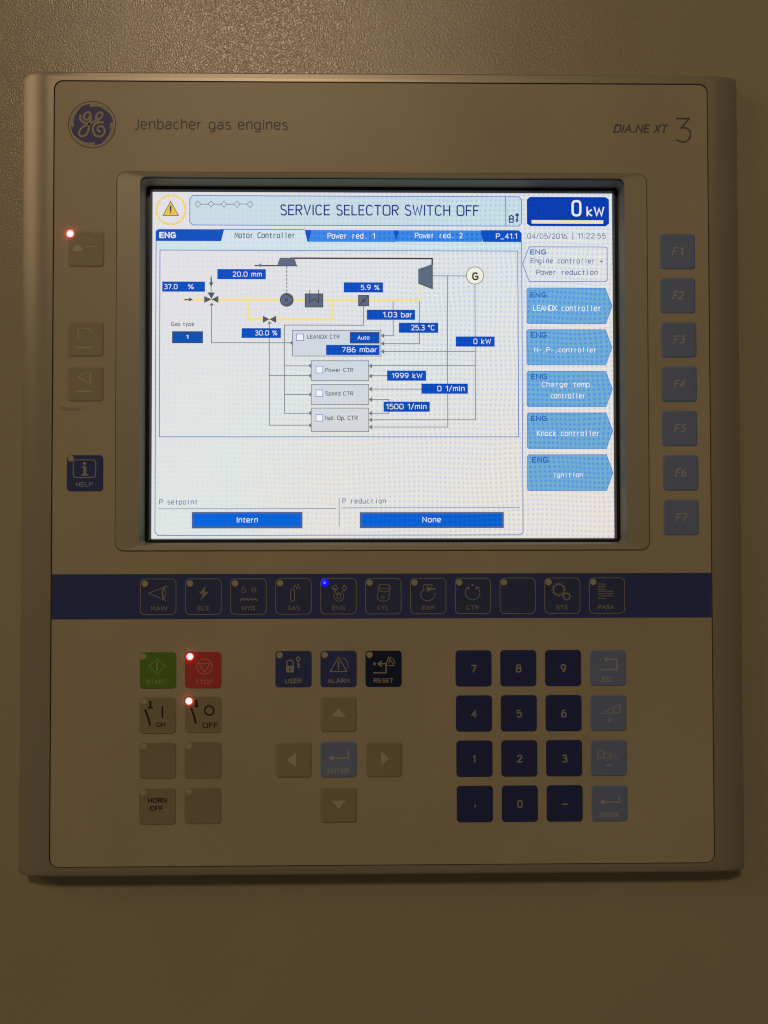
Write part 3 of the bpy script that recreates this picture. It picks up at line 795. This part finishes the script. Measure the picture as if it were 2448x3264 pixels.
# ------------------------------------------------------------------ keys
PX = 20.0
def key(name, label, u, v, m, led=None, sym=None, ink=INKLIGHT, lab=None, extra=None, soft=None, outline=False, size=16.1, h=0.28):
    """one embossed membrane key with its lamp window, symbol and lettering; sym/lab drawn on a 0..100 grid, y down"""
    kb = MB(); slab(kb, u, v, size, size, 1.65, 0.0, h, .22, m, soft)
    o = child(kb, name, panel, (u, v, 0), label)
    K = lambda x, y: (u-size/2+x/100*size, v+size/2-y/100*size)
    if outline:
        ob = MB(); a = rr(u, v, size, size, 2.2, 7); b = rr(u, v, size-.6, size-.6, 1.9, 7); n = len(a)
        ob.add([(x, y, h+.02) for x, y in a+b], [(i, (i+1) % n, n+(i+1) % n, n+i) for i in range(n)], INKSOFT)
        child(ob, 'outline', o, (u, v, h))
    if led:
        kind, lx, ly = led; lu, lv = u-size/2+lx, v+size/2-ly
        lb = MB()
        if kind == 'off':
            flat(lb, circle(lu, lv, 1.4, 24), h+.03, LENS); lo = child(lb, 'indicator_lamp', o, (lu, lv, h))
        else:
            mm = REDLED if kind == 'red' else BLUELED; k_ = 1.15 if kind == 'blue' else 1.0; rings_ = [(1.45*k_, 0.02), (1.4*k_, .3), (1.15*k_, .6), (.7*k_, .85), (.25*k_, .92)]; n = 24; P = []
            for r, dd in rings_: P += [(x, y, h+dd) for x, y in circle(lu, lv, r, n)]
            Fc = [(k*n+i, k*n+(i+1) % n, (k+1)*n+(i+1) % n, (k+1)*n+i) for k in range(4) for i in range(n)]+[tuple(range(4*n, 5*n))]
            lb.add(P, Fc, mm, True)
            if kind == 'blue': flat(lb, circle(lu, lv, .55, 20), h+.96, BLUECORE)
            child(lb, 'indicator_lamp', o, (lu, lv, h), 'lit %s indicator lamp' % kind)
    if sym:
        sb = MB()
        for i, s in enumerate(sym):
            d = h+.03+i*.003; c = s[1]
            if s[0] == 'l': ribbon(sb, [K(c[j], c[j+1]) for j in range(0, len(c), 2)], s[2]/100*size, d, ink)
            elif s[0] == 's': ribbon(sb, smooth([K(c[j], c[j+1]) for j in range(0, len(c), 2)]), s[2]/100*size, d, ink)
            elif s[0] == 'p': flat(sb, [K(c[j], c[j+1]) for j in range(0, len(c), 2)], d, s[2] if len(s) > 2 else ink)
            elif s[0] == 'c': q = K(c[0], c[1]); ring(sb, q[0], q[1], c[2]/100*size, s[2]/100*size, d, ink)
            elif s[0] == 'd': q = K(c[0], c[1]); flat(sb, circle(q[0], q[1], c[2]/100*size), d, s[2] if len(s) > 2 else ink)
        child(sb, 'symbol', o, (u, v, h))
    if lab:
        tb = MB()
        for i, (s, x0, x1, y0, y1, wt) in enumerate(lab):
            a, b = K(x0, y1), K(x1, y0)
            text(tb, s, a[0], b[0], a[1], b[1]-a[1], wt, extra or ink, h+.03+i*.02, slant=.2 if name == 'function_key' else 0)
        child(tb, 'lettering', o, (u, v, h))
    return o
def col(i): return (i-5)*PX
def bolt(): return ('p', [57,19, 39,42, 49,43, 43,60, 64,37, 53,36])
LED = ('off', 1.9, 1.8)
pages = [
 ('MAIN', [('l', [76,20,24,40,72,61], 2.2), ('s', [66,25,60,40,66,57], 4), ('s', [66,25,73,40,66,57], 2)], 30, 74),
 ('ELE', [bolt()], 35, 66),
 ('HYD', [('s', [36,22,31,31,32,38,36,39,41,38,41,31,36,22], 1.8), ('c', [65,31,4], 1.6)] + [('l', [65+6*math.cos(a), 31+6*math.sin(a), 65+8*math.cos(a), 31+8*math.sin(a)], 1.5) for a in [k*PI/4 for k in range(8)]] + [('l', [27,61,34,55,39,60,44,55,50,60,57,55,62,60,68,55,74,61], 3.2)], 33, 68),
 ('GAS', [('s', [42,36,42,62,46,64,53,62,53,36,50,29,44,29,42,36], 2.2), ('l', [47,29,51,24], 2), ('d', [54,21,2.6]), ('d', [60,27,2.8]), ('d', [62,19,2.6]), ('d', [67,26,2.4])], 34, 67),
 ('ENG', [('s', [39,42,36,52,44,63,55,64,65,56,64,43], 2), ('l', [33,25,43,19,48,29,38,35,33,25], 2.2), ('l', [60,27,66,19,72,27,66,35,60,27], 2.2), ('l', [40,35,46,46,50,39,55,47,62,35], 2), ('l', [33,28,45,30], 3), ('c', [51,51,6], 1.6)], 33, 68),
 ('CYL', [('s', [37,24,39,17,53,17,68,19,69,25,62,30,45,30,37,24], 2), ('l', [37,24,33,56], 2), ('l', [69,25,65,58], 2), ('s', [33,56,40,63,58,64,65,58], 2), ('s', [36,33,46,38,60,38,68,33], 2), ('c', [48,53,4], 1.6)], 33, 65),
 ('EXH', [('s', [38,33,29,40,29,52,40,63,55,63,67,54,69,42], 2.2), ('l', [38,34,37,19,60,19,60,24], 2.2), ('p', [46,24,62,29,70,27,70,33,62,32,46,38])], 33, 66),
 ('CTR', [('s', [38,26,29,34,28,46,38,59,52,62,66,54,70,42,66,30,60,26], 2.2), ('l', [33,28,38,26,39,32], 2.6), ('l', [58,31,60,25,66,27], 2.6), ('d', [49,20,3.2])], 32, 65),
 ('', [], 0, 0),
 ('SYS', [('c', [40,33,15], 3.4), ('c', [62,52,8.5], 3)] + [('l', [40+16*math.cos(a), 33+16*math.sin(a), 40+19*math.cos(a), 33+19*math.sin(a)], 2.6) for a in [k*PI/6 for k in range(12)]] + [('l', [62+9.5*math.cos(a), 52+9.5*math.sin(a), 62+12*math.cos(a), 52+12*math.sin(a)], 2) for a in [k*PI/4 for k in range(8)]], 33, 64),
 ('PARA', [('l', [26,y,45,y], 2.2) for y in (18,25,32,38,45,51,58)] + [('l', [48,y,67,y], 2.2) for y in (38,45,51)], 25, 70)]
for i, (nm, sy, x0, x1) in enumerate(pages):
    led = ('blue', 1.9, 2.0) if nm == 'ENG' else ('off', 2.1 if i < 5 else 1.9, 2.2 if i < 5 else 2.0)
    key('page_key', ('outlined navy key marked %s' % nm) if nm else 'outlined navy key without a mark', col(i), 0, PAGEKEY, led, sy, INKSOFT, [(nm, x0, x1, 76, 88, .15)] if nm else None, outline=True, h=.12)
YK = -32.23
def krow(r): return YK-r*PX
key('start_key', 'green START key', col(0), krow(0)-.3, GREEN, ('off', 1.5, 1.9), [('l', [48,18,69,38,48,60,26,38,48,18], 2.2), ('l', [48,26,48,49], 4)], INKGREEN, [('START', 20, 74, 75, 87, .17)])
key('stop_key', 'red STOP key with a lit lamp', col(1), krow(0)-.3, RED, ('red', 2.2, 2.0), [('c', [54,40,21], 2.2), ('l', [39,31,70,31,54,56,39,31], 2.4)], INKRED, [('STOP', 30, 75, 76, 88, .13)])
key('switch_key', 'taupe key marked ON with an open switch symbol', col(0), krow(1)-.2, TAUPEKEY, LED, [('p', [27,10,33,10,33,26,37,26,37,31,23,31,23,26,27,26]), ('l', [16,35,24,55,29,75], 5.5), ('l', [63,26,63,55], 4.6)], INKBLACK, [('ON', 46, 71, 69, 81, .22)])
key('switch_key', 'taupe key marked OFF with a lit lamp', col(1), krow(1), TAUPEKEY, ('red', 1.85, 1.95), [('p', [28,9,35,9,36,22,39,29,25,29,28,22]), ('l', [18,32,26,54,30,71], 5.8), ('c', [67,38,12.5], 4.4)], INKBLACK, [('OFF', 49, 91, 71, 86, .18)])
key('blank_key', 'blank taupe key under the ON key', col(0), krow(2), TAUPEKEY, LED)
key('blank_key', 'blank taupe key under the OFF key', col(1), krow(2)+.1, TAUPEKEY, LED)
key('horn_key', 'taupe key marked HORN OFF', col(0), krow(3)-.2, TAUPEKEY, LED, None, INKBLACK, [('HORN', 25, 76, 26, 40, .2), ('OFF', 30, 65, 48, 61, .2)])
key('blank_key', 'blank taupe key beside the HORN OFF key', col(1), krow(3), TAUPEKEY, LED)
key('user_key', 'navy USER key with padlock and key', col(3), krow(0), NAVY, LED, [('p', [30,41,51,41,51,59,30,59]), ('s', [32,40,32,27,40,25,49,27,49,40], 3), ('c', [63,22,5], 3), ('l', [63,27,63,44,67,44], 3), ('l', [63,38,67,38], 3), ('l', [40,46,40,54], 3.6)][:5]+[('p', [39,45,42,45,42,55,39,55], NAVY)], INKLIGHT, [('USER', 27, 72, 76, 89, .17)])
key('alarm_key', 'navy ALARM key with warning triangle', col(4), krow(0), NAVY, LED, [('l', [50,18,73,57,27,57,50,18], 2.4), ('l', [50,30,50,44], 3.4), ('d', [50,50,2.2]), ('s', [60,19,73,25,77,46], 2)], INKLIGHT, [('ALARM', 20, 81, 76, 88, .18)])
key('reset_key', 'near black RESET key', col(5), krow(0), BLACKKEY, LED, [('d', [25,36,4]), ('l', [36,36,58,36], 3.4), ('l', [44,29,35,36,44,43], 3.4), ('l', [57,38,57,61,22,61], 3), ('l', [64,18,79,41,56,41,64,18], 2.2), ('l', [66,26,65,34], 2.4), ('s', [69,18,79,25,81,35], 2)], INKLIGHT, [('RESET', 23, 77, 76, 88, .18)])
AK = dict(soft=.9, h=.3)
key('arrow_key', 'grey key with an arrow pointing up', col(4), krow(1), GREYKEY, None, [('p', [50,35,70,57,30,57])], INKFAINT, **AK)
key('arrow_key', 'grey key with an arrow pointing left', col(3)+.1, krow(2), GREYKEY, None, [('p', [31,50,57,29,57,71])], INKFAINT, **AK)
key('arrow_key', 'grey key with an arrow pointing right', col(5)+.2, krow(2), GREYKEY, None, [('p', [41,28,64,48,42,66])], INKFAINT, **AK)
key('arrow_key', 'grey key with an arrow pointing down', col(4), krow(3), GREYKEY, None, [('p', [30,38,70,38,50,60])], INKFAINT, **AK)
ent = [('l', [77,26,77,46,27,46], 3.2), ('p', [22,46,35,38,35,54])]
key('enter_key', 'slate blue ENTER key amid the arrow keys', col(4), krow(2), SLATE, None, ent, INKSLATE, [('ENTER', 20, 79, 75, 88, .15)], soft=.5)
grid = [['7', '8', '9'], ['4', '5', '6'], ['1', '2', '3'], [',', '0', '-']]
for r, row in enumerate(grid):
    for c, ch in enumerate(row):
        wds = {',': 'a comma', '-': 'a dash'}.get(ch, ch)
        u, v = col(7+c)+.1+(.12*r), krow(r)
        if ch == ',': key('number_key', 'navy key marked with a comma', u, v, NUMKEY, None, [('l', [52,53,50,57], 3.5)])
        elif ch == '-': key('number_key', 'navy key marked with a dash', u, v, NUMKEY, None, [('l', [44,52,58,52], 3.2)])
        else: key('number_key', 'navy key marked %s' % ch, u, v, NUMKEY, None, None, INKLIGHT, [(ch, 43 if ch != '1' else 46, 58 if ch != '1' else 53, 40, 61, .17)])
key('escape_key', 'slate blue ESC key', col(10)+.2, krow(0), SLATE, None, [('d', [29,26,2.8]), ('l', [42,26,75,26,75,55,28,55], 3.2), ('p', [38,26,48,20,48,32])], INKSLATE, [('ESC', 34, 62, 75, 88, .15)], soft=.5)
key('level_key', 'slate blue key with rising bars and a plus', col(10)+.3, krow(1), SLATE, None, [('l', [28,52,82,27,82,50,28,52], 2.2), ('l', [64,36,64,50], 2.6), ('l', [46,44,46,51], 2), ('l', [46,70,58,70], 2.6), ('l', [52,64,52,76], 2.6)], INKSLATE, soft=.5)
key('level_key', 'slate blue key with falling bars and a minus', col(10)+.3, krow(2), SLATE, None, [('l', [20,26,20,50,77,50,20,26], 2.2), ('l', [36,33,36,50], 3), ('l', [54,41,54,50], 2.4), ('l', [43,70,57,70], 2.6)], INKSLATE, soft=.5)
key('enter_key', 'slate blue ENTER key at the corner of the number pad', col(10)+.5, krow(3)-.1, SLATE, None, ent, INKSLATE, [('ENTER', 22, 76, 75, 88, .15)], soft=.5)
FY = 154.95
for i in range(7):
    key('function_key', 'slate blue key marked F%d' % (i+1), 133.3+(.35 if i > 4 else 0)-(.3 if i < 2 else 0), FY-i*PX, SLATE, None, None, INKSLATE, [('F%d' % (i+1), 34, 64, 38, 61, .14)], soft=.7)
HX = -132.66
key('faint_key', 'faint worn key with a lit lamp, topmost on the left', HX, FY+.3, ARROWKEY, ('red', 1.0, 1.2), [('p', [12,56,14,47,20,41,27,39,34,42,39,48,40,56]), ('s', [46,47,54,42,64,43,76,44], 2.4), ('s', [30,26,38,16,54,18,66,27], 2)], INKFAINT, **AK)
key('faint_key', 'faint worn key with two bars, above the left arrow mark', HX, FY-2*PX, ARROWKEY, None, [('l', [30,20,30,46], 4), ('s', [44,20,58,22,68,32], 3), ('l', [24,74,66,74], 4)], INKFAINT, **AK)
key('faint_key', 'faint worn key with a pointed mark, above the streak', HX, FY-3*PX, ARROWKEY, None, [('l', [56,18,30,32,56,48], 3), ('l', [64,18,64,48], 4), ('l', [26,72,66,72], 4)], INKFAINT, **AK)
key('help_key', 'navy HELP key with an information symbol', HX, FY-5*PX, NAVY, ('off', 1.8, 1.5), [('s', [18,36,18,14,30,13,49,13,68,13,80,14,80,36,80,60,68,62,49,62,30,62,18,60,18,36], 2.2), ('d', [49,23,4.4]), ('p', [42,31,54,31,54,53,60,53,60,57,41,57,41,53,46,53,46,35,42,35])], INKLIGHT, [('HELP', 26, 71, 75, 87, .16)])
